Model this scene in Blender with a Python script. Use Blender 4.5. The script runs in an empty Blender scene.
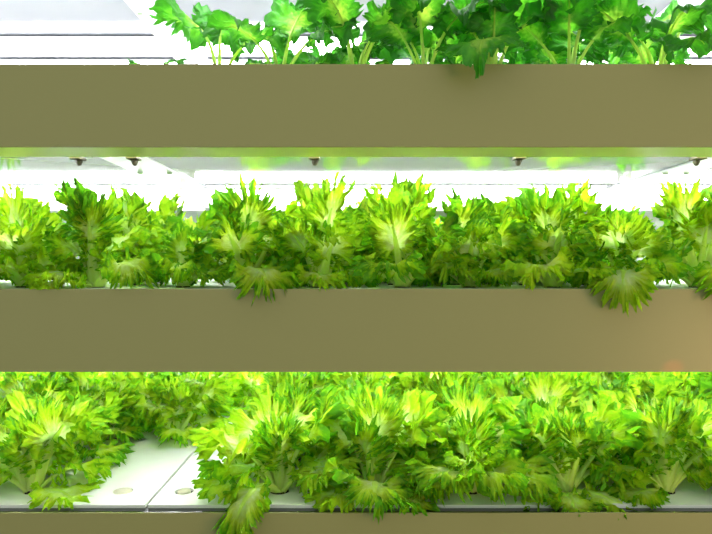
import bpy, bmesh, math, random
from mathutils import Vector, Matrix, noise

# ------------------------------------------------------------------ basics
U = 1 / 550.0            # one unit of the drawing grid in metres
EYE = 1.25               # eye height in metres
F = 618.0                # focal length in pixels of a 712 wide frame, and distance eye -> shelf fronts in units
PI = math.pi
scene = bpy.context.scene
COL = scene.collection


def P(x, y, z):
    return (x * U, y * U, z * U + EYE)


def link(o, parent=None):
    COL.objects.link(o)
    if parent is not None:
        o.parent = parent
    return o


def tag(o, label=None, cat=None, group=None, kind=None):
    if label:
        o['label'] = label
    if cat:
        o['category'] = cat
    if group:
        o['group'] = group
    if kind:
        o['kind'] = kind
    return o


def empty(name, loc=(0, 0, 0)):
    o = bpy.data.objects.new(name, None)
    o.empty_display_size = 0.02
    o.location = loc
    return link(o)


def mesh_obj(name, me, parent=None):
    return link(bpy.data.objects.new(name, me), parent)


def finish(bm, name, mats, smooth=False):
    me = bpy.data.meshes.new(name)
    bm.normal_update()
    bm.to_mesh(me)
    bm.free()
    for m in (mats if isinstance(mats, (list, tuple)) else [mats]):
        me.materials.append(m)
    if smooth:
        me.polygons.foreach_set('use_smooth', [True] * len(me.polygons))
    return me


def box(bm, x0, x1, y0, y1, z0, z1, bev=0.0):
    """box in drawing units, local to the object's own origin (no eye height)"""
    t = bmesh.new()
    bmesh.ops.create_cube(t, size=1.0)
    for v in t.verts:
        v.co = Vector(((x0 + (v.co.x + .5) * (x1 - x0)) * U, (y0 + (v.co.y + .5) * (y1 - y0)) * U, (z0 + (v.co.z + .5) * (z1 - z0)) * U))
    if bev:
        bmesh.ops.bevel(t, geom=t.edges[:], offset=bev * U, segments=3, affect='EDGES', profile=.6)
    me = bpy.data.meshes.new('tmp')
    t.to_mesh(me)
    t.free()
    bm.from_mesh(me)
    bpy.data.meshes.remove(me)


def lathe(bm, prof, n=20, cx=0, cy=0, cz=0, axis='z'):
    """revolve (radius, height) pairs, in units"""
    rings = []
    for r, h in prof:
        ring = []
        for i in range(n):
            a = 2 * PI * i / n
            c = (cx + r * math.cos(a), cy + r * math.sin(a), cz + h) if axis == 'z' else (cx + h, cy + r * math.cos(a), cz + r * math.sin(a))
            ring.append(bm.verts.new(Vector(c) * U))
        rings.append(ring)
    for a, b in zip(rings, rings[1:]):
        for i in range(n):
            bm.faces.new((a[i], a[(i + 1) % n], b[(i + 1) % n], b[i]))
    bm.faces.new(rings[0][::-1])
    bm.faces.new(rings[-1])
    bmesh.ops.recalc_face_normals(bm, faces=bm.faces[:])


# ------------------------------------------------------------------ materials
def new_mat(name):
    m = bpy.data.materials.new(name)
    m.use_nodes = True
    nt = m.node_tree
    nt.nodes.clear()
    out = nt.nodes.new('ShaderNodeOutputMaterial')
    return m, nt, out


def principled(name, col, rough=.5, spec=.5, var=.0, scale=8, bump=0.0, stretch=None, metal=0.0):
    m, nt, out = new_mat(name)
    b = nt.nodes.new('ShaderNodeBsdfPrincipled')
    b.inputs['Roughness'].default_value = rough
    b.inputs['Specular IOR Level'].default_value = spec
    b.inputs['Metallic'].default_value = metal
    tc = nt.nodes.new('ShaderNodeTexCoord')
    mp = nt.nodes.new('ShaderNodeMapping')
    mp.inputs['Scale'].default_value = stretch or (1, 1, 1)
    nt.links.new(tc.outputs['Object'], mp.inputs['Vector'])
    no = nt.nodes.new('ShaderNodeTexNoise')
    no.inputs['Scale'].default_value = scale
    no.inputs['Detail'].default_value = 4
    nt.links.new(mp.outputs['Vector'], no.inputs['Vector'])
    mx = nt.nodes.new('ShaderNodeMix')
    mx.data_type = 'RGBA'
    mx.inputs['A'].default_value = tuple(c * (1 - var) for c in col) + (1,)
    mx.inputs['B'].default_value = tuple(min(1, c * (1 + var)) for c in col) + (1,)
    nt.links.new(no.outputs['Fac'], mx.inputs['Factor'])
    nt.links.new(mx.outputs['Result'], b.inputs['Base Color'])
    if bump:
        bp = nt.nodes.new('ShaderNodeBump')
        bp.inputs['Strength'].default_value = bump
        bp.inputs['Distance'].default_value = .002
        nt.links.new(no.outputs['Fac'], bp.inputs['Height'])
        nt.links.new(bp.outputs['Normal'], b.inputs['Normal'])
    nt.links.new(b.outputs['BSDF'], out.inputs['Surface'])
    return m


def leaf_mat(name, stops, trans_gain, mix=.5, rough=.45, spec=.35, bumpscale=260, var=.25, fine=.5):
    """leaf pigment runs along 'tint' (0 at the rib, 1 at the margin); thin leaves let light through"""
    m, nt, out = new_mat(name)
    N = nt.nodes.new
    L = nt.links.new
    at = N('ShaderNodeAttribute')
    at.attribute_name = 'tint'
    oi = N('ShaderNodeObjectInfo')
    tc = N('ShaderNodeTexCoord')
    no = N('ShaderNodeTexNoise')
    no.inputs['Scale'].default_value = 38
    no.inputs['Detail'].default_value = 3
    L(tc.outputs['Object'], no.inputs['Vector'])
    ma = N('ShaderNodeMath')
    ma.operation = 'MULTIPLY_ADD'
    L(no.outputs['Fac'], ma.inputs[0])
    ma.inputs[1].default_value = .30
    L(at.outputs['Fac'], ma.inputs[2])
    n3 = N('ShaderNodeTexNoise')
    n3.inputs['Scale'].default_value = 130
    n3.inputs['Detail'].default_value = 3
    L(tc.outputs['Object'], n3.inputs['Vector'])
    m3 = N('ShaderNodeMath')
    m3.operation = 'MULTIPLY_ADD'
    L(n3.outputs['Fac'], m3.inputs[0])
    m3.inputs[1].default_value = fine
    L(ma.outputs[0], m3.inputs[2])
    m4 = N('ShaderNodeMath')
    m4.operation = 'SUBTRACT'
    L(m3.outputs[0], m4.inputs[0])
    m4.inputs[1].default_value = fine / 2
    mb = N('ShaderNodeMath')
    mb.operation = 'MULTIPLY_ADD'
    L(oi.outputs['Random'], mb.inputs[0])
    mb.inputs[1].default_value = var
    L(m4.outputs[0], mb.inputs[2])
    mc = N('ShaderNodeMath')
    mc.operation = 'SUBTRACT'
    L(mb.outputs[0], mc.inputs[0])
    mc.inputs[1].default_value = .15 + var / 2
    rp = N('ShaderNodeValToRGB')
    el = rp.color_ramp.elements
    el[0].position, el[0].color = stops[0][0], stops[0][1] + (1,)
    el[1].position, el[1].color = stops[-1][0], stops[-1][1] + (1,)
    for p, c in stops[1:-1]:
        e = el.new(p)
        e.color = c + (1,)
    L(mc.outputs[0], rp.inputs['Fac'])
    n2 = N('ShaderNodeTexNoise')
    n2.inputs['Scale'].default_value = bumpscale
    n2.inputs['Detail'].default_value = 2
    L(tc.outputs['Object'], n2.inputs['Vector'])
    bp = N('ShaderNodeBump')
    bp.inputs['Strength'].default_value = .35
    bp.inputs['Distance'].default_value = .0015
    L(n2.outputs['Fac'], bp.inputs['Height'])
    b = N('ShaderNodeBsdfPrincipled')
    b.inputs['Roughness'].default_value = rough
    b.inputs['Specular IOR Level'].default_value = spec
    L(rp.outputs['Color'], b.inputs['Base Color'])
    L(bp.outputs['Normal'], b.inputs['Normal'])
    tr = N('ShaderNodeBsdfTranslucent')
    g = N('ShaderNodeMix')
    g.data_type = 'RGBA'
    g.blend_type = 'MULTIPLY'
    g.inputs['Factor'].default_value = 1
    L(rp.outputs['Color'], g.inputs['A'])
    g.inputs['B'].default_value = trans_gain + (1,)
    L(g.outputs['Result'], tr.inputs['Color'])
    mx = N('ShaderNodeMixShader')
    mx.inputs[0].default_value = mix
    L(b.outputs['BSDF'], mx.inputs[1])
    L(tr.outputs['BSDF'], mx.inputs[2])
    L(mx.outputs[0], out.inputs['Surface'])
    return m


M = {}
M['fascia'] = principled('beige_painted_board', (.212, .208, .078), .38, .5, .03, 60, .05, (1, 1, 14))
M['lip'] = principled('beige_lip_lit', (.58, .60, .20), .35, .4, .03, 20)  # fascia beige, with yellow-green bounce light from the lettuces put into the colour
M['ceiling'] = principled('glossy_white_sheet', (.23, .235, .26), .07, .35, .015, 5)
M['bar'] = principled('grey_white_bar', (.62, .64, .70), .3, .6, .02, 20)
M['header'] = principled('pale_grey_board', (.42, .43, .40), .5, .3, .03, 12)
M['wall'] = principled('white_wall', (.6, .61, .6), .6, .2, .02, 6)
M['floor'] = principled('grey_floor', (.35, .34, .30), .5, .3, .1, 4)
M['foam'] = principled('white_foam', (.84, .86, .84), .55, .25, .03, 30, .05)
M['liner'] = principled('black_liner', (.012, .014, .012), .35, .5, .1, 20)
M['water'] = principled('dark_water', (.006, .008, .008), .06, .8, .1, 30, .15)
M['sponge'] = principled('cream_sponge', (.62, .60, .46), .9, .1, .12, 160, .4)
M['root'] = principled('dark_wet_sponge', (.02, .015, .008), .7, .3, .3, 200, .4)
M['clip'] = principled('dull_clip', (.035, .032, .018), .55, .3, .1, 60)
M['screw'] = principled('green_grey_screw', (.25, .33, .22), .4, .5, .1, 60)
M['cap'] = principled('white_cap', (.85, .85, .85), .4, .4, .02, 20)
M['post'] = principled('grey_post', (.5, .5, .48), .4, .4, .03, 20)

M['lettuce'] = leaf_mat('frilly_lettuce_leaf',
                        [(0.0, (.78, .88, .50)), (.25, (.68, .82, .24)), (.55, (.60, .76, .036)), (.8, (.42, .66, .018)), (1.0, (.15, .44, .014))],
                        (1.04, 1.12, .8), .64)
M['rib'] = leaf_mat('pale_lettuce_rib',
                    [(0.0, (.86, .92, .56)), (.5, (.76, .90, .28)), (1.0, (.60, .84, .10))],
                    (1.04, 1.05, .9), .74, .3, .5, 90, .1)
M['kale'] = leaf_mat('green_mustard_leaf',
                     [(0.0, (.32, .58, .11)), (.25, (.09, .37, .032)), (.65, (.036, .25, .018)), (1.0, (.026, .18, .02))],
                     (1.9, 1.6, .7), .5, .4, .4, 200, .5)
M['stalk'] = leaf_mat('pale_green_stalk',
                      [(0.0, (.66, .80, .32)), (.5, (.58, .78, .18)), (1.0, (.45, .72, .10))],
                      (1.1, 1.1, .8), .6, .35, .5, 90, .1)

for nm, strength in (('led', 28.0), ('led_front', 70.0)):
    m, nt, out = new_mat(nm + '_glow')
    e = nt.nodes.new('ShaderNodeEmission')
    e.inputs['Color'].default_value = (.97, .98, 1.0, 1)
    e.inputs['Strength'].default_value = strength
    nt.links.new(e.outputs[0], out.inputs['Surface'])
    M[nm] = m


# ------------------------------------------------------------------ leaves
def spine(L, th0, th1, power, n=60):
    """arc of a leaf in its own vertical plane: list of (along, up, angle) per arclength step"""
    pts = [(0.0, 0.0)]
    angs = []
    for i in range(n + 1):
        s = i / n
        a = math.radians(th0 + (th1 - th0) * s ** power)
        angs.append(a)
        if i < n:
            pts.append((pts[-1][0] + math.cos(a) * L / n, pts[-1][1] + math.sin(a) * L / n))
    def at(y):
        t = max(0, min(n - 1e-6, y / L * n))
        i = int(t)
        f = t - i
        a = angs[i] * (1 - f) + angs[i + 1] * f
        return (pts[i][0] * (1 - f) + pts[i + 1][0] * f, pts[i][1] * (1 - f) + pts[i + 1][1] * f, a)
    return at


def leaf_shapes(seed, L, W, th0, th1, power=1.2, cup=.25, low=.28, spread=118, teeth=52, tooth=.16, fine=.5, big=.9, pucker=.03,
                ruf=(.05, 6), frill=(.03, 17), rib_w=13, rib_t=5, rib_end=.74, floor=None, twist=0.0, N=420, T=12, ell=.37, back=0.0):
    """returns (blade verts, blade faces, blade tint, rib verts, rib faces, rib tint), x outwards, z up, in units"""
    R = random.Random(seed)
    sp = spine(L, th0, th1, power)
    cy, a, b = L * (1 - ell), W / 2, L * ell
    ph = [R.uniform(0, 6.28) for _ in range(8)]
    jit = [R.uniform(-1, 1) for _ in range(200)]
    def noise1(t):
        i = int(math.floor(t)); f = t - i
        f = f * f * (3 - 2 * f)
        return jit[i % 200] * (1 - f) + jit[(i + 1) % 200] * f

    def place(x, y, z):
        along, up, ang = sp(y)
        over = max(0, y - L)
        along += over * math.cos(ang); up += over * math.sin(ang)
        cz = z + cup * x * x / max(W, 1) + back * abs(x)
        tw = twist * (y / L)
        xx = x * math.cos(tw) - cz * math.sin(tw)
        zz = x * math.sin(tw) + cz * math.cos(tw)
        # the leaf's upper face looks back at the plant's axis
        v = [along - zz * math.sin(ang), xx, up + zz * math.cos(ang)]
        if floor is not None and v[2] < floor + 3:
            v[2] = floor + 3 / (1 + (floor + 3 - v[2]) * .4) - .0
        return v
    verts, faces, tint = [], [], []
    grid = []
    for i in range(N + 1):
        f = -1 + 2 * i / N
        phi = math.radians(spread) * f
        y0 = L * (low + (rib_end - .12 - low) * (1 - abs(f)) ** .8)
        dx, dy = math.sin(phi), math.cos(phi)
        # ray from (0, y0) to the ellipse
        oy = y0 - cy
        A = dx * dx / a / a + dy * dy / b / b
        B = 2 * oy * dy / b / b
        C = oy * oy / b / b - 1
        r = (-B + math.sqrt(max(B * B - 4 * A * C, 1e-9))) / (2 * A)
        r = max(r, .04 * L)
        q = f * teeth / 2 + .35 * noise1(f * 9 + 30)
        saw = abs((q % 1) - .5) * 2                     # 0..1 pointed
        q2 = q * 2.7 + ph[3]
        saw2 = abs((q2 % 1) - .5) * 2
        bg = noise1(f * teeth * .28 + 60)
        R1 = r * (1 + tooth * ((1 - saw) ** 1.5 - .38) + tooth * fine * ((1 - saw2) - .5) + tooth * big * bg)
        if abs(f) > .985:
            R1 *= .6
        tipz = noise1(q + 110) * .055 * L
        row = []
        for j in range(T + 1):
            t = j / T
            tt = t ** .85
            rr = R1 * tt if t > .55 else (r * (1 - (t / .55) ** 2) + R1 * (t / .55) ** 2) * tt
            x = dx * rr
            y = y0 + dy * rr
            z = L * (ruf[0] * t ** 1.6 * math.sin(ruf[1] * phi + ph[0]) + ruf[0] * .6 * t ** 2 * math.sin(ruf[1] * 1.7 * phi + ph[1])
                     + frill[0] * t ** 3 * math.sin(frill[1] * phi + ph[2] + 1.5 * noise1(f * 7 + 80)) * (1 + .5 * noise1(f * 11 + 20))
                     + frill[0] * .45 * t ** 5 * math.sin(frill[1] * 2.3 * phi + ph[7])) + tipz * t ** 6
            q3 = Vector((x * .075 + seed * 3.1, y * .075, 0))
            z += pucker * L * noise.noise(q3) * min(1, t * 2.5) + pucker * .5 * L * noise.noise(q3 * 2.7) * min(1, t * 2)
            # margin pulled sideways along itself, so the frill folds
            s = L * frill[0] * .6 * t ** 4 * math.cos(frill[1] * phi + ph[4])
            x += math.cos(phi) * s
            y -= math.sin(phi) * s
            vein = .5 + .5 * math.cos(phi * 22 + ph[5])
            row.append(len(verts))
            verts.append(place(x, y, z))
            tint.append(max(0, min(1, t * .95 - .10 * vein * (1 - t) - .05 * bg * t + (.12 if saw < .35 else 0) * t ** 4)))
        grid.append(row)
    for i in range(N):
        for j in range(T):
            faces.append((grid[i][j], grid[i + 1][j], grid[i + 1][j + 1], grid[i][j + 1]))
    # wings of blade down the stalk are left to the rib: a fleshy, flattened, tapering stalk
    rv, rf, rt = [], [], []
    K, S = 12, 26
    for i in range(S + 1):
        s = i / S
        y = L * rib_end * 1.06 * s
        w = rib_w * (1 - .86 * s ** 1.1) * (1 + .12 * math.sin(3 * s + ph[6]))
        th = rib_t * (1 - .8 * s)
        for k in range(K):
            c = 2 * PI * k / K
            x = .5 * w * math.cos(c)
            z = .5 * th * math.sin(c) - th * .12 + (.10 * x * x / max(w, .5) if s < .4 else 0)
            rv.append(place(x, y, z))
            rt.append(min(1, .15 + s * .6 + .1 * math.cos(4 * c)))
    for i in range(S):
        for k in range(K):
            rf.append((i * K + k, i * K + (k + 1) % K, (i + 1) * K + (k + 1) % K, (i + 1) * K + k))
    rf.append(tuple(range(K))[::-1])
    rf.append(tuple(S * K + k for k in range(K)))
    return verts, faces, tint, rv, rf, rt


def leaf_mesh(name, verts, faces, tint, mats, midx=None):
    me = bpy.data.meshes.new(name)
    me.from_pydata([(v[0] * U, v[1] * U, v[2] * U) for v in verts], [], faces)
    for mm in mats:
        me.materials.append(mm)
    at = me.attributes.new('tint', 'FLOAT', 'POINT')
    at.data.foreach_set('value', tint)
    me.polygons.foreach_set('use_smooth', [True] * len(faces))
    if midx:
        me.polygons.foreach_set('material_index', midx)
    me.update()
    return me


class Leaf:
    def __init__(self, name, mb, mr, **kw):
        v, f, t, rv, rf, rt = leaf_shapes(**kw)
        self.blade = leaf_mesh(name, v, f, t, [mb])
        self.rib = leaf_mesh(name + '_rib', rv, rf, rt, [mr])
        n = len(v)
        self.both = leaf_mesh(name + '_whole', v + rv, f + [tuple(i + n for i in q) for q in rf], t + rt, [mb, mr], [0] * len(f) + [1] * len(rf))


LV = {}


def variants(kind, n, seed, mb, mr, fn):
    LV[kind] = [Leaf('%s_%d' % (kind, i), M[mb], M[mr], **fn(random.Random(seed + i), seed * 100 + i)) for i in range(n)]


FR = dict(teeth=68, tooth=.32, fine=.4, big=.4, ruf=(.075, 7), frill=(.06, 25), pucker=.05, cup=.2)


def frilly(**kw):
    return {**FR, **kw}


variants('inner', 7, 11, 'lettuce', 'rib', lambda R, s: frilly(seed=s, L=R.uniform(78, 98), W=R.uniform(44, 58), th0=R.uniform(82, 90), th1=R.uniform(55, 84),
         cup=R.uniform(.3, .6), low=.42, frill=(.075, R.uniform(20, 26)), rib_w=R.uniform(13, 18), rib_t=6, teeth=52, tooth=.44, ell=.31, twist=R.uniform(-.6, .6)))
variants('mid', 8, 21, 'lettuce', 'rib', lambda R, s: frilly(seed=s, L=R.uniform(96, 114), W=R.uniform(62, 78), th0=R.uniform(68, 80), th1=R.uniform(-10, 40),
         power=1.6, cup=R.uniform(-.15, .3), low=.5, rib_w=R.uniform(15, 20), rib_t=7, twist=R.uniform(-.7, .7), ell=.27))
variants('outer', 8, 31, 'lettuce', 'rib', lambda R, s: frilly(seed=s, L=R.uniform(88, 104), W=R.uniform(66, 82), th0=R.uniform(44, 58), th1=R.uniform(-60, -35),
         power=1.3, cup=R.uniform(-.25, .05), low=.34, rib_w=R.uniform(14, 18), rib_t=6, floor=0, twist=R.uniform(-.4, .4), ell=.34))
variants('arch', 2, 57, 'lettuce', 'rib', lambda R, s: frilly(seed=s, L=R.uniform(118, 126), W=R.uniform(48, 56), th0=44, th1=-58,
         power=1.5, cup=-.2, low=.5, rib_w=17, rib_t=8, floor=0, twist=.5, ell=.26))
variants('skirt', 6, 37, 'lettuce', 'rib', lambda R, s: frilly(seed=s, L=R.uniform(74, 88), W=R.uniform(62, 76), th0=R.uniform(22, 30), th1=R.uniform(-46, -30),
         power=1.3, cup=R.uniform(-.25, .05), low=.30, rib_w=R.uniform(13, 16), rib_t=6, floor=0, twist=R.uniform(-.3, .3), ell=.36))
variants('droop', 5, 41, 'lettuce', 'rib', lambda R, s: frilly(seed=s, L=R.uniform(108, 118), W=R.uniform(44, 54), th0=R.uniform(50, 58), th1=R.uniform(-112, -95),
         power=1.15, cup=R.uniform(-.3, -.1), low=.36, rib_w=15, rib_t=6, ell=.34))
variants('lip', 4, 45, 'lettuce', 'rib', lambda R, s: frilly(seed=s, L=R.uniform(112, 122), W=R.uniform(64, 76), th0=R.uniform(40, 46), th1=R.uniform(-92, -78),
         power=1.2, cup=R.uniform(-.3, -.1), low=.36, rib_w=15, rib_t=6, ell=.34))
variants('spear', 4, 51, 'lettuce', 'rib', lambda R, s: frilly(seed=s, L=R.uniform(118, 128), W=R.uniform(46, 60), th0=R.uniform(82, 88), th1=R.uniform(56, 76),
         cup=R.uniform(.2, .5), low=.56, rib_w=R.uniform(16, 20), rib_t=8, teeth=52, tooth=.46, ell=.24))
variants('greens', 8, 61, 'kale', 'stalk', lambda R, s: dict(seed=s, L=R.uniform(110, 140), W=R.uniform(60, 84), th0=R.uniform(66, 82), th1=R.uniform(-50, 30),
         power=1.7, cup=R.uniform(-.2, .2), low=.46, spread=128, teeth=19, tooth=.26, fine=.5, big=1.1, pucker=.05, ruf=(.07, 5), frill=(.02, 13), rib_w=5.5, rib_t=5, rib_end=.85,
         twist=R.uniform(-.9, .9), ell=.27))
variants('greens_lip', 3, 81, 'kale', 'stalk', lambda R, s: dict(seed=s, L=R.uniform(104, 116), W=R.uniform(68, 76), th0=R.uniform(46, 52), th1=R.uniform(-84, -70),
         power=1.3, cup=R.uniform(-.4, -.1), low=.38, spread=128, teeth=19, tooth=.22, fine=.5, big=1.1, pucker=.05, ruf=(.06, 5), frill=(.02, 13), rib_w=4.5, rib_t=4, rib_end=.85, ell=.32))
variants('greens_low', 4, 71, 'kale', 'stalk', lambda R, s: dict(seed=s, L=R.uniform(84, 104), W=R.uniform(56, 70), th0=R.uniform(48, 62), th1=R.uniform(-85, -50),
         power=1.3, cup=R.uniform(-.4, -.1), low=.38, spread=128, teeth=19, tooth=.22, fine=.5, big=1.1, pucker=.05, ruf=(.06, 5), frill=(.02, 13), rib_w=4.5, rib_t=4, rib_end=.85,
         twist=R.uniform(-.4, .4), ell=.32))

# sponge plug in the hole, wet and dark under a grown plant
bm = bmesh.new(); lathe(bm, [(9.8, -5), (10.2, -1), (9.6, .8), (5, 1.8)], 20); PLUG_DARK = finish(bm, 'plug', M['root'], True)
bm = bmesh.new(); lathe(bm, [(8.2, -6), (8.6, -.6), (8.0, .5), (3, .8)], 20); PLUG_PALE = finish(bm, 'pale_plug', M['sponge'], True)


def plant(name, x, d, z, leaves, rot=0.0, scale=1.0, ribs=True, plug=True):
    """leaves: list of (kind, variant, azimuth deg, scale, extra tilt deg)"""
    root = empty(name, P(x, d, z))
    root.rotation_euler = (0, 0, math.radians(rot))
    root.scale = (scale,) * 3
    for kind, k, az, sc, tilt in leaves:
        lf = LV[kind][k % len(LV[kind])]
        o = mesh_obj('leaf', lf.blade if ribs else lf.both, root)
        o.matrix_local = Matrix.Rotation(math.radians(az), 4, 'Z') @ Matrix.Translation((2.5 * U, 0, -1.5 * U)) @ Matrix.Rotation(math.radians(tilt), 4, 'Y') @ Matrix.Scale(sc, 4)
        if ribs:
            mesh_obj('rib', lf.rib, o)
    if plug:
        mesh_obj('sponge', PLUG_DARK, root)
    return root


def lettuce_recipe(R, n_in=4, n_mid=4, n_out=4, spear=0, hang=()):
    out = []
    a0 = R.uniform(0, 360)
    for i in range(n_in):
        out.append(('inner', R.randrange(6), a0 + i * 360 / n_in + R.uniform(-25, 25), R.uniform(.7, 1.0), R.uniform(-6, 4)))
    a0 = R.uniform(0, 360)
    for i in range(n_mid):
        out.append(('mid', R.randrange(7), a0 + i * 360 / n_mid + R.uniform(-18, 18), R.uniform(.82, 1.06), R.uniform(-8, 8)))
    a0 = R.uniform(0, 360)
    for i in range(n_out):
        az = a0 + i * 360 / n_out + R.uniform(-18, 18)
        if any(abs((az - h + 180) % 360 - 180) < 40 for h, _, _ in hang):
            continue
        out.append(('outer', R.randrange(7), az, R.uniform(.8, 1.0), R.uniform(-4, 6)))
    for h, hs, ht in hang:
        out.append(('lip', R.randrange(4), h, hs, ht))
    for i in range(spear):
        out.append(('spear', R.randrange(4), R.uniform(0, 360), R.uniform(.9, 1.03), R.uniform(-2, 7)))
    return out


# ------------------------------------------------------------------ the rack
HALF = 1010
BACK = 690
SH = {'overhead': 428, 'top': 203, 'middle': -22, 'lower': -246}   # board level of each shelf above the eye, units
BARS = [(-312, -256), (430, 474)]


def shelf(word, z0, label):
    r = tag(empty('grow_shelf', P(0, 0, z0)), label, 'shelf')
    def part(name, mat, *boxes, bev=0.0):
        b = bmesh.new()
        for bx in boxes:
            box(b, *bx, bev=bev)
        return mesh_obj(name, finish(b, name, M[mat]), r)
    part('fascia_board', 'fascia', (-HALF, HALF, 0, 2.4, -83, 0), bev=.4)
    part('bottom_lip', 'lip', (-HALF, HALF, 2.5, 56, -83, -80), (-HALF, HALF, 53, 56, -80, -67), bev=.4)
    part('ceiling_panel', 'ceiling', (-HALF, HALF, 56, BACK - 12, -67, -62))
    part('tray_liner', 'liner', (-HALF, HALF, 2.6, 4.4, -40, -1.5), (-HALF, HALF, 4.4, BACK - 14, -40, -36), (-HALF, HALF, BACK - 18, BACK - 14, -36, -2))
    part('rear_rim', 'header', (-HALF, HALF, BACK - 14, BACK - 8, -40, 13), bev=.5)
    part('rear_header', 'header', (-HALF, HALF, BACK - 12, BACK - 6, -121, -60), bev=.5)
    part('end_panel', 'post', (-HALF - 6, -HALF, 0, BACK, -83, 0))
    part('end_panel', 'post', (HALF, HALF + 6, 0, BACK, -83, 0))
    for x0, x1 in BARS:
        b = bmesh.new()
        box(b, x0, x1, 57, BACK - 13, -70, -67.2, bev=.6)
        bar = mesh_obj('crossbar', finish(b, 'crossbar', M['bar']), r)
        for d in (255, 560):
            for xs in (x0 + 7, x1 - 7):
                b = bmesh.new()
                lathe(b, [(4.2, 0), (4.2, -1.2), (2.5, -2.6)], 14, xs, d, -70)
                mesh_obj('screw', finish(b, 'screw', M['screw'], True), bar)
    for xs in (-309, -247, -46, 181, 380):
        b = bmesh.new()
        box(b, xs - 3, xs + 3, 73, 77, -81, -67, bev=.6)
        box(b, xs - 6, xs + 6, 60, 77, -84, -81, bev=.8)
        lathe(b, [(4.0, -82), (3.6, -86), (2.4, -89), (1.2, -90)], 14, xs, 72, 0)
        mesh_obj('tube_clip', finish(b, 'tube_clip', M['clip']), r)
    return r


shelf('overhead', SH['overhead'], 'white shelf underside above the leafy greens at the very top')
shelf('top', SH['top'], 'beige fronted grow shelf holding the broad-leaved greens, uppermost of three')
shelf('middle', SH['middle'], 'beige fronted grow shelf in the middle, lettuce leaves hanging over its front')
shelf('lower', SH['lower'], 'lowest beige fronted grow shelf with white boards of lettuce on top')

for xs, w in ((-HALF - 18, 'left'), (HALF + 18, 'right')):
    for d, w2 in ((14, 'front'), (BACK - 20, 'rear')):
        b = bmesh.new()
        box(b, -11, 11, -11, 11, 0, 1140, bev=1)
        o = mesh_obj('rack_post', finish(b, 'rack_post', M['post']))
        o.location = P(xs, d, -688)
        tag(o, 'grey upright %s post at the %s end of the grow rack' % (w2, w), 'post')

# water and floating boards
ROWS = [62, 167, 272, 377, 482, 587]
LEFT = [-886, -781, -676, -571, -461, -355, -256]
RIGHT = [-189, -84, 21, 126, 231, 340, 445, 550, 655, 760, 865]


MLEFT = [-880, -797, -714, -631, -548, -461, -370, -283]
MRIGHT = [-195, -115, -35, 45, 125, 210, 293, 376, 459, 542, 625, 708, 791, 874]


def foam_board(xs, x0, x1, z0, label, solid=()):
    """one sheet with a real round hole for every plant"""
    b = bmesh.new()
    y0, y1 = 22, BACK - 20
    xb = [x0] + [(p + q) / 2 for p, q in zip(xs, xs[1:])] + [x1]
    yb = [y0] + [(p + q) / 2 for p, q in zip(ROWS, ROWS[1:])] + [y1]
    n, rad, th = 24, 10.5, 3.2
    for i, cx in enumerate(xs):
        for j, cy in enumerate(ROWS):
            l, rr_, lo, hi = xb[i], xb[i + 1], yb[j], yb[j + 1]
            if (cx, j) in solid:
                b.faces.new([b.verts.new((px * U, py * U, 0)) for px, py in ((l, lo), (rr_, lo), (rr_, hi), (l, hi))])
                continue
            outer, inner, deep = [], [], []
            for k in range(n):
                a = 2 * PI * k / n + PI / 4
                dx, dy = math.cos(a), math.sin(a)
                tx = ((rr_ - cx) if dx > 0 else (cx - l)) / max(abs(dx), 1e-9)
                ty = ((hi - cy) if dy > 0 else (cy - lo)) / max(abs(dy), 1e-9)
                t = min(tx, ty)
                outer.append((cx + dx * t, cy + dy * t))
                inner.append((cx + dx * rad, cy + dy * rad))
            # corners belong to the outline
            poly = []
            for k in range(n):
                p, q = outer[k], outer[(k + 1) % n]
                vi = [b.verts.new((c[0] * U, c[1] * U, 0)) for c in (inner[k], p)]
                vq = [b.verts.new((c[0] * U, c[1] * U, 0)) for c in (q, inner[(k + 1) % n])]
                corner = None
                on_v = lambda c: abs(c[0] - l) < 1e-6 or abs(c[0] - rr_) < 1e-6
                on_h = lambda c: abs(c[1] - lo) < 1e-6 or abs(c[1] - hi) < 1e-6
                if on_v(p) != on_v(q) and not (on_v(p) and on_h(p)) and not (on_v(q) and on_h(q)):
                    cxn = p[0] if on_v(p) else q[0]
                    cyn = p[1] if on_h(p) else q[1]
                    corner = b.verts.new((cxn * U, cyn * U, 0))
                b.faces.new([vi[0], vi[1]] + ([corner] if corner else []) + [vq[0], vq[1]])
                d0 = b.verts.new((inner[k][0] * U, inner[k][1] * U, -th * U))
                d1 = b.verts.new((inner[(k + 1) % n][0] * U, inner[(k + 1) % n][1] * U, -th * U))
                b.faces.new([vi[0], vq[1], d1, d0])
    bmesh.ops.remove_doubles(b, verts=b.verts[:], dist=1e-6)
    bmesh.ops.recalc_face_normals(b, faces=b.faces[:])
    # the board's edge
    for (ax, ay), (bx, by) in (((x0, y0), (x1, y0)), ((x1, y0), (x1, y1)), ((x1, y1), (x0, y1)), ((x0, y1), (x0, y0))):
        vs = [b.verts.new((ax * U, ay * U, 0)), b.verts.new((bx * U, by * U, 0)), b.verts.new((bx * U, by * U, -th * U)), b.verts.new((ax * U, ay * U, -th * U))]
        b.faces.new(vs[::-1])
    o = mesh_obj('foam_board', finish(b, 'foam_board', M['foam']))
    o.location = P(0, 0, z0 - .5)
    return tag(o, label, 'board', 'white floating boards the plants stand in')


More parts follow.
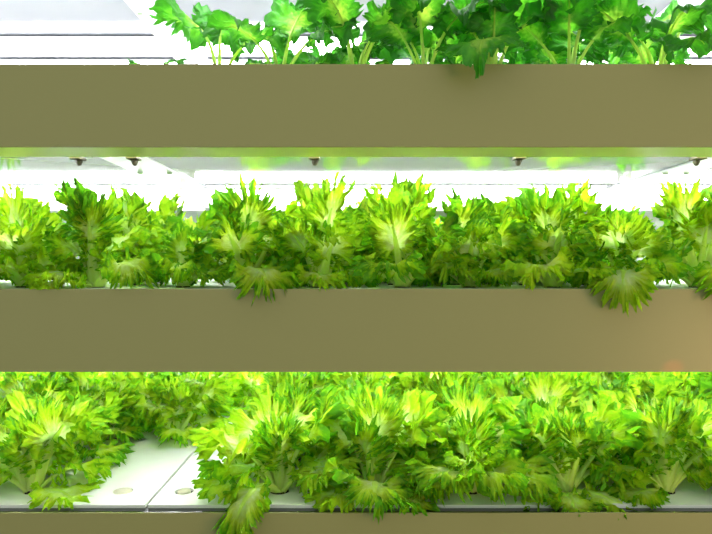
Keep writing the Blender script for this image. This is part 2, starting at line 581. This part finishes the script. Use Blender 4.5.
for w, ls in (('top', 'top'), ('middle', 'middle'), ('lower', 'lowest')):
    z0 = SH[w]
    foam_board(MLEFT if w == 'middle' else LEFT, -HALF + 4, -218.5, z0, 'white floating foam board with plant holes, left of the joint on the %s shelf' % ls, {(-256, 1)} if w == 'lower' else ())
    foam_board(MRIGHT if w == 'middle' else RIGHT, -215.5, HALF - 4, z0, 'white floating foam board with plant holes, right of the joint on the %s shelf' % ls)
    b = bmesh.new()
    box(b, -HALF + 2, HALF - 2, 4.8, BACK - 19, -30, -3.8)
    o = mesh_obj('nutrient_water', finish(b, 'nutrient_water', M['water']))
    o.location = P(0, 0, z0)
    tag(o, 'dark water in the narrow channel along the %s tray' % ls, 'water', kind='stuff')

# LED tubes under each shelf
SEGS = [(-1000, -291, 'left'), (-277, 445, 'middle'), (459, 1000, 'right')]
LINES = [(62, 'front'), (385, 'second'), (465, 'third'), (560, 'rear')]
for w, zc, where in (('overhead', SH['overhead'] - 67, 'above the broad-leaved greens'), ('top', SH['top'] - 67, 'under the top shelf'), ('middle', SH['middle'] - 67, 'under the middle shelf')):
    for d, row in LINES:
        if row == 'second':
            d = 350 if w == 'overhead' else 430
        elif row == 'third':
            d = 455 if w == 'overhead' else 495
        for x0, x1, side in SEGS:
            TR = 3.5 if row == 'front' else 7.5
            h = (x1 - x0) / 2
            t = tag(empty('light_tube', P((x0 + x1) / 2, d, zc - 3)), 'glowing white light tube %s, %s row, %s section between crossbars' % (where, row, side), 'light tube', 'light tubes ' + where)
            b = bmesh.new(); box(b, -h, h, -TR - 2, TR + 2, -3.2, -.2, bev=.4)
            if row != 'front':
                box(b, -h, h, TR + 4, TR + 6, -24, -.2, bev=.4)  # added flap, shaped to keep direct tube light off the rear header
                box(b, -h, h, TR, TR + 6, -2.5, -.2)
            mesh_obj('batten', finish(b, 'batten', M['cap']), t)
            b = bmesh.new(); lathe(b, [(TR, -h + 6), (TR, h - 6)], 12, 0, 0, -4 - TR, 'x'); mesh_obj('glass_tube', finish(b, 'glass_tube', M['led_front' if row == 'front' else 'led'], True), t)
            for s in (-1, 1):
                b = bmesh.new(); box(b, s * h - (0 if s < 0 else 6), s * h + (6 if s < 0 else 0), -TR - 1, TR + 1, -5 - TR * 2, -3.2, bev=.8); mesh_obj('end_cap', finish(b, 'end_cap', M['cap']), t)

# ------------------------------------------------------------------ the plants
ORD = ['first', 'second', 'third', 'fourth', 'fifth', 'sixth', 'seventh', 'eighth', 'ninth', 'tenth', 'eleventh', 'twelfth', 'thirteenth', 'fourteenth', 'fifteenth', 'sixteenth']
ROWW = ['front row', 'second row', 'third row', 'fourth row', 'fifth row', 'back row']
XS = LEFT + RIGHT


def seen(x, d, margin=50):
    return abs(x) < 356 * (1 + d / F) + margin


# ---- lower tray
LOW_EMPTY = {(0, -256), (0, -189), (2, -189), (3, -189), (1, -189), (4, -256), (1, -256)}


def splay(k):
    """a heart of upright leaves and a rear and side spread, open towards the aisle"""
    R = random.Random(300 + k)
    u = R.uniform
    return [('inner', R.randrange(7), u(60, 120), u(.85, 1), 0), ('inner', R.randrange(7), u(170, 220), u(.7, .85), u(0, 6)),
            ('mid', R.randrange(8), u(20, 45), u(.95, 1.1), u(0, 6)), ('mid', R.randrange(8), u(75, 105), u(.95, 1.1), 0), ('mid', R.randrange(8), u(135, 165), u(.95, 1.1), u(0, 8)),
            ('outer', R.randrange(8), u(-10, 20), u(.9, 1), 0), ('outer', R.randrange(8), u(165, 195), u(.9, 1), 0), ('outer', R.randrange(8), u(60, 120), u(.8, .9), 0)]


LOW_FRONT = {
    -461: dict(label='frilly lettuce cut by the left frame edge, front row of the lowest shelf', rec=dict(n_out=5)),
    -355: dict(label='frilly lettuce with dark sponge showing at its foot, left front of the lowest shelf', leaves=splay(0) + [
        ('spear', 0, 285, .66, 0), ('inner', 1, 262, .8, 2), ('mid', 3, 345, 1.0, -2), ('mid', 5, 165, 1.0, 10), ('outer', 3, 335, .95, 0), ('outer', 1, 190, .95, 0)]),
    -84: dict(label='frilly lettuce with one leaf hanging over the dark front edge of the lowest tray', leaves=splay(1) + [
        ('spear', 1, 280, .66, 0), ('inner', 3, 310, .8, 0), ('mid', 2, 188, 1.0, 14), ('outer', 6, 205, 1.05, -6), ('droop', 0, 243, .98, 2), ('outer', 4, -15, .95, 0)]),
    21: dict(label='large frilly lettuce with broad fan leaf facing out, in the middle of the lowest shelf', leaves=splay(2) + [
        ('spear', 2, 272, .9, -2), ('spear', 0, 232, .72, 6), ('mid', 4, 10, 1.08, 6), ('skirt', 3, 318, .95, 0), ('outer', 5, 268, .92, 8), ('skirt', 0, 218, .95, 0), ('outer', 2, 345, .95, 0)]),
    126: dict(label='dark green curly lettuce right of the large fan-leaved one, lowest shelf front row', leaves=splay(3) + [
        ('mid', 2, 262, .7, 6), ('mid', 6, 310, .75, 0), ('outer', 6, 280, 1.0, -8), ('outer', 4, 235, 1.0, -6), ('outer', 2, 325, 1.0, -4), ('outer', 0, 200, .95, 0)]),
    231: dict(label='frilly lettuce with splayed pale stalks, second from the right end of the lowest front row', leaves=splay(4) + [
        ('spear', 3, 200, .8, 16), ('spear', 0, 255, .72, 4), ('spear', 2, 300, .74, 10), ('mid', 1, 355, .95, 8), ('outer', 3, 262, .72, 2), ('outer', 1, 320, .85, 6), ('outer', 7, 205, .85, 4)]),
    340: dict(label='frilly lettuce with pale leaf backs upright, right end of the lowest front row', leaves=splay(5) + [
        ('spear', 1, 235, .84, 10), ('spear', 3, 270, .8, 0), ('spear', 0, 305, .78, 6), ('mid', 2, 0, 1.05, 6), ('mid', 0, 340, .95, 10), ('outer', 4, 210, .85, 0), ('outer', 5, 350, .95, 0)]),
    445: dict(label='frilly lettuce cut by the right frame edge, front row of the lowest shelf', rec=dict(n_out=5)),
}
z0 = SH['lower']
for j, d in enumerate(ROWS):
    n = 0
    for x in XS:
        if (j, x) in LOW_EMPTY or not seen(x, d, 40 if j else 60):
            continue
        R = random.Random(j * 1000 + x)
        jx, jd = (0, 0) if j == 0 else (R.uniform(-8, 8), R.uniform(-8, 8))
        if j == 0:
            spec = LOW_FRONT[x]
            leaves = spec.get('leaves') or lettuce_recipe(R, **spec['rec'])
            if x not in (21, 126):      # open towards the aisle: only low leaves in front of the stalks
                leaves = [('skirt' if k == 'outer' and 200 < az % 360 < 340 else k, v, az, sc, ti) for k, v, az, sc, ti in leaves if not (k == 'mid' and 215 < az % 360 < 325)]
            label = spec['label']
        else:
            leaves = lettuce_recipe(R, 3, 4, 4 if j < 3 else 3)
            label = 'frilly yellow-green lettuce on the lowest shelf, %s back, %s from the left' % (ROWW[j] if j < 5 else 'sixth row', ORD[n])
        r = plant('lettuce', x + jx, d + jd, z0, leaves, 0 if j == 0 else R.uniform(0, 360), R.uniform(.92, 1.0) if j else 1.0, ribs=j < 2)
        tag(r, label, 'lettuce', 'lettuces on the lowest shelf')
        n += 1
for x, d, lab in ((-256, ROWS[0], 'pale seedling sponge filling the hole left of the board joint'), (-189, ROWS[0], 'pale seedling sponge loose in a dark-edged hole right of the board joint')):
    o = mesh_obj('sponge_plug', PLUG_PALE)
    o.location = P(x - (.8 if x == -256 else 0), d, z0 - .6)
    o.scale = (1.2, 1.2, 1) if x == -256 else (.86, .86, 1)
    tag(o, lab, 'sponge plug')

# ---- middle tray
MID_FRONT = {
    -461: dict(label='lettuce cut by the left frame edge, front row of the middle shelf', spear=1),
    -370: dict(label='lettuce just left of the tall upright-headed one, left end of the middle shelf', spear=1, n_out=5),
    -283: dict(label='tall lettuce with an upright frilled head, left part of the middle shelf front row', spear=3, n_in=3, n_mid=3, extra=[('arch', 0, -40, 1.0, 0), ('skirt', 1, 235, .9, 0)]),
    -195: dict(label='low lettuce just right of the tall upright-headed one, left half of the middle shelf', n_in=2, n_mid=4, n_out=7, low=True),
    -115: dict(label='lettuce with one ragged leaf tip over the beige front, left part of middle shelf', hang=((295, .95, -11),), spear=2),
    -35: dict(label='lettuce with a dark upright frilled tip, left of centre on the middle shelf front row', spear=1),
    45: dict(label='lettuce with several pale stalks rising at the centre of the middle shelf', spear=3, n_in=2),
    125: dict(label='lettuce with pale knuckled stalks just right of centre on the middle shelf', spear=1, low=True),
    210: dict(label='tall lettuce with big fan leaf standing up, right half of the middle shelf', spear=3),
    293: dict(label='dark leaved lettuce with large leaf hanging over the beige front, right on the middle shelf', hang=((246, 1.12, -3),), n_in=2, n_mid=4, low=True),
    376: dict(label='lettuce with tall thin pale stalks at the right end of the middle shelf', n_in=0, n_mid=1, n_out=4, hang=((270, 1.0, -6),), extra=[('spear', 0, 205, 1.04, 6), ('spear', 1, 335, 1.06, 5), ('spear', 2, 262, .8, 8), ('spear', 3, 20, 1.0, 16), ('spear', 2, 120, .95, 4)]),
    459: dict(label='lettuce cut by the right frame edge, front row of the middle shelf', spear=1),
}
z0 = SH['middle']
MID_EMPTY = {(1, -370), (2, -370), (3, -461), (4, -548), (2, 376), (3, 459), (1, 376), (2, 459), (4, -461), (3, -548), (1, -195), (2, -195), (3, -283), (4, -283), (3, 542), (4, 542), (2, 542), (4, -370)}
for j, d in enumerate(ROWS[:5]):
    n = 0
    for x in MLEFT + MRIGHT:
        if (j, x) in MID_EMPTY or not seen(x, d, 40 if j else 75):
            continue
        R = random.Random(j * 1000 + x + 7)
        jx, jd = R.uniform(-6, 6), R.uniform(-6, 6)
        if j == 0:
            spec = dict(MID_FRONT[x])
            label = spec.pop('label')
            low = spec.pop('low', False)
            extra = spec.pop('extra', [])
            leaves = lettuce_recipe(R, **{**dict(n_in=3, n_mid=4, n_out=4), **spec}) + extra
            if x == -283:      # room for the arching stalk
                leaves = [q for q in leaves if q[0] in ('arch', 'spear', 'inner') or abs((q[2] + 40 + 180) % 360 - 180) > 50]
            if x == -195:
                leaves = [q for q in leaves if not (q[0] in ('outer', 'mid') and 150 < q[2] % 360 < 250)]
            sc = .8 if low else .9
        else:
            leaves = lettuce_recipe(R, 3, 4, 3, spear=1 if R.random() < .4 else 0)
            label = 'frilly yellow-green lettuce on the middle shelf, %s back, %s from the left' % (ROWW[j], ORD[n])
            sc = R.uniform(.92, 1.05)
        r = plant('lettuce', x + jx, d + jd, z0, leaves, 0 if j == 0 else R.uniform(0, 360), sc, ribs=j < 2)
        tag(r, label, 'lettuce', 'lettuces on the middle shelf')
        n += 1

# ---- top tray: broad-leaved greens with thin stalks
z0 = SH['top']
TOPS = [(-222, 56, 'small green leaf tips just clearing the left part of the top shelf edge', [('greens_low', 0, 15, .5, -32), ('greens_low', 2, 165, .46, -32), ('greens_low', 1, 80, .42, -30), ('greens_low', 3, 275, .3, 0)]),
        (-150, 60, 'leftmost green plant with a thin stalk leaning left on the top shelf', [('greens', 0, 150, 1.0, -4), ('greens', 1, 100, 1.0, 0), ('greens', 2, 30, .9, 10), ('greens_low', 0, 0, .9, 0), ('greens_low', 1, 120, .8, 0)]),
        (-84, 62, 'green plant with two forked pale stalks, second from the left on the top shelf', [('greens', 3, 60, 1.05, -6), ('greens', 4, 120, 1, 4), ('greens', 5, -20, .95, 8), ('greens_low', 2, 20, 1, 0), ('greens', 6, 200, .9, 10)]),
        (0, 64, 'green plant with a single straight stalk leaning left, third on the top shelf', None),
        (75, 60, 'broad-leaved green plant at the middle of the top shelf', None),
        (150, 58, 'green plant with a dark leaf tip hanging over the beige front of the top shelf', 'hang'),
        (235, 64, 'green plant with crossing pale stalks, right half of the top shelf', None),
        (330, 60, 'green plant with a dark flat leaf on the shelf edge, far right of top shelf', 'hang2'),
        (-30, 165, 'broad-leaved green plant standing second row left on the top shelf', None), (110, 167, 'broad-leaved green plant standing second row centre on the top shelf', None),
        (250, 160, 'broad-leaved green plant standing second row right on the top shelf', None), (370, 170, 'broad-leaved green plant standing second row at right end of the top shelf', None)]
for i, (x, d, label, lv) in enumerate(TOPS):
    R = random.Random(900 + i)
    if lv is None or isinstance(lv, str):
        a0 = R.uniform(0, 360)
        leaves = [('greens', R.randrange(8), a0 + k * 60 + R.uniform(-20, 20), R.uniform(.75, 1.05), R.uniform(-8, 10)) for k in range(6)]
        leaves += [('greens_low', R.randrange(4), a0 + 40 + k * 110 + R.uniform(-30, 30), R.uniform(.75, 1.0), R.uniform(-4, 10)) for k in range(3) if not 200 < (a0 + 40 + k * 110) % 360 < 340]
        if lv == 'hang':
            leaves.append(('greens_lip', 1, 250, 1.12, 2))
        if lv == 'hang2':
            leaves.append(('greens_lip', 0, 275, .95, -8))
    else:
        leaves = lv
    tag(plant('leafy_green', x, d, z0, leaves), label, 'leafy green', 'broad-leaved greens on the top shelf')

# ------------------------------------------------------------------ the room
def structure(name, mat, *bx):
    b = bmesh.new()
    box(b, *bx)
    o = mesh_obj(name, finish(b, name, M[mat]))
    o.location = (0, 0, EYE)
    return tag(o, kind='structure')


structure('floor', 'floor', -2200, 2200, -1600, 760, -700, -688)
structure('wall_back', 'wall', -2200, 2200, BACK + 2, BACK + 20, -688, 900)


def area(name, loc, target, size, power, col):
    l = bpy.data.lights.new(name, 'AREA')
    l.shape = 'RECTANGLE'
    l.size, l.size_y = size
    l.energy = power
    l.color = col
    o = link(bpy.data.objects.new(name, l))
    o.location = loc
    o.rotation_euler = (Vector(target) - Vector(loc)).to_track_quat('-Z', 'Y').to_euler()
    return o


area('aisle_lamp', (2.0, -1.9, .75), (.7, 0, 1.0), (.5, .5), 22, (1.0, .60, .28))
sp = bpy.data.lights.new('standby_lamp', 'SPOT')
sp.energy = 8
sp.color = (1, .05, .02)
sp.spot_size = math.radians(4)
sp.spot_blend = 1
sp.shadow_soft_size = .002
so = link(bpy.data.objects.new('standby_lamp', sp))
so.location = (.9, -.5, 1.2)
so.rotation_euler = (Vector(P(317, 0, -102)) - so.location).to_track_quat('-Z', 'Y').to_euler()

w = bpy.data.worlds.new('world')
scene.world = w
w.use_nodes = True
bg = w.node_tree.nodes['Background']
bg.inputs['Color'].default_value = (.94, 1.0, .85, 1)
bg.inputs['Strength'].default_value = .92

# ------------------------------------------------------------------ camera
cam = bpy.data.cameras.new('camera')
cam.sensor_width = 36
cam.lens = 36 * F / 712
cam.dof.use_dof = True
cam.dof.focus_distance = (F + 70) * U
cam.dof.aperture_fstop = 9
cam.clip_start = .05
co = link(bpy.data.objects.new('camera', cam))
co.location = (0, -F * U, EYE)
co.rotation_euler = (PI / 2, 0, 0)
scene.camera = co

vs = scene.view_settings
scene.display_settings.display_device = 'sRGB'
vs.view_transform = 'Standard'
vs.look = 'None'
vs.exposure = 0.0
vs.gamma = 1
vs.use_curve_mapping = False
cy = scene.cycles
cy.use_denoising = True
cy.max_bounces = 12
cy.diffuse_bounces = 8
cy.transmission_bounces = 8
cy.glossy_bounces = 4
cy.sample_clamp_indirect = 25
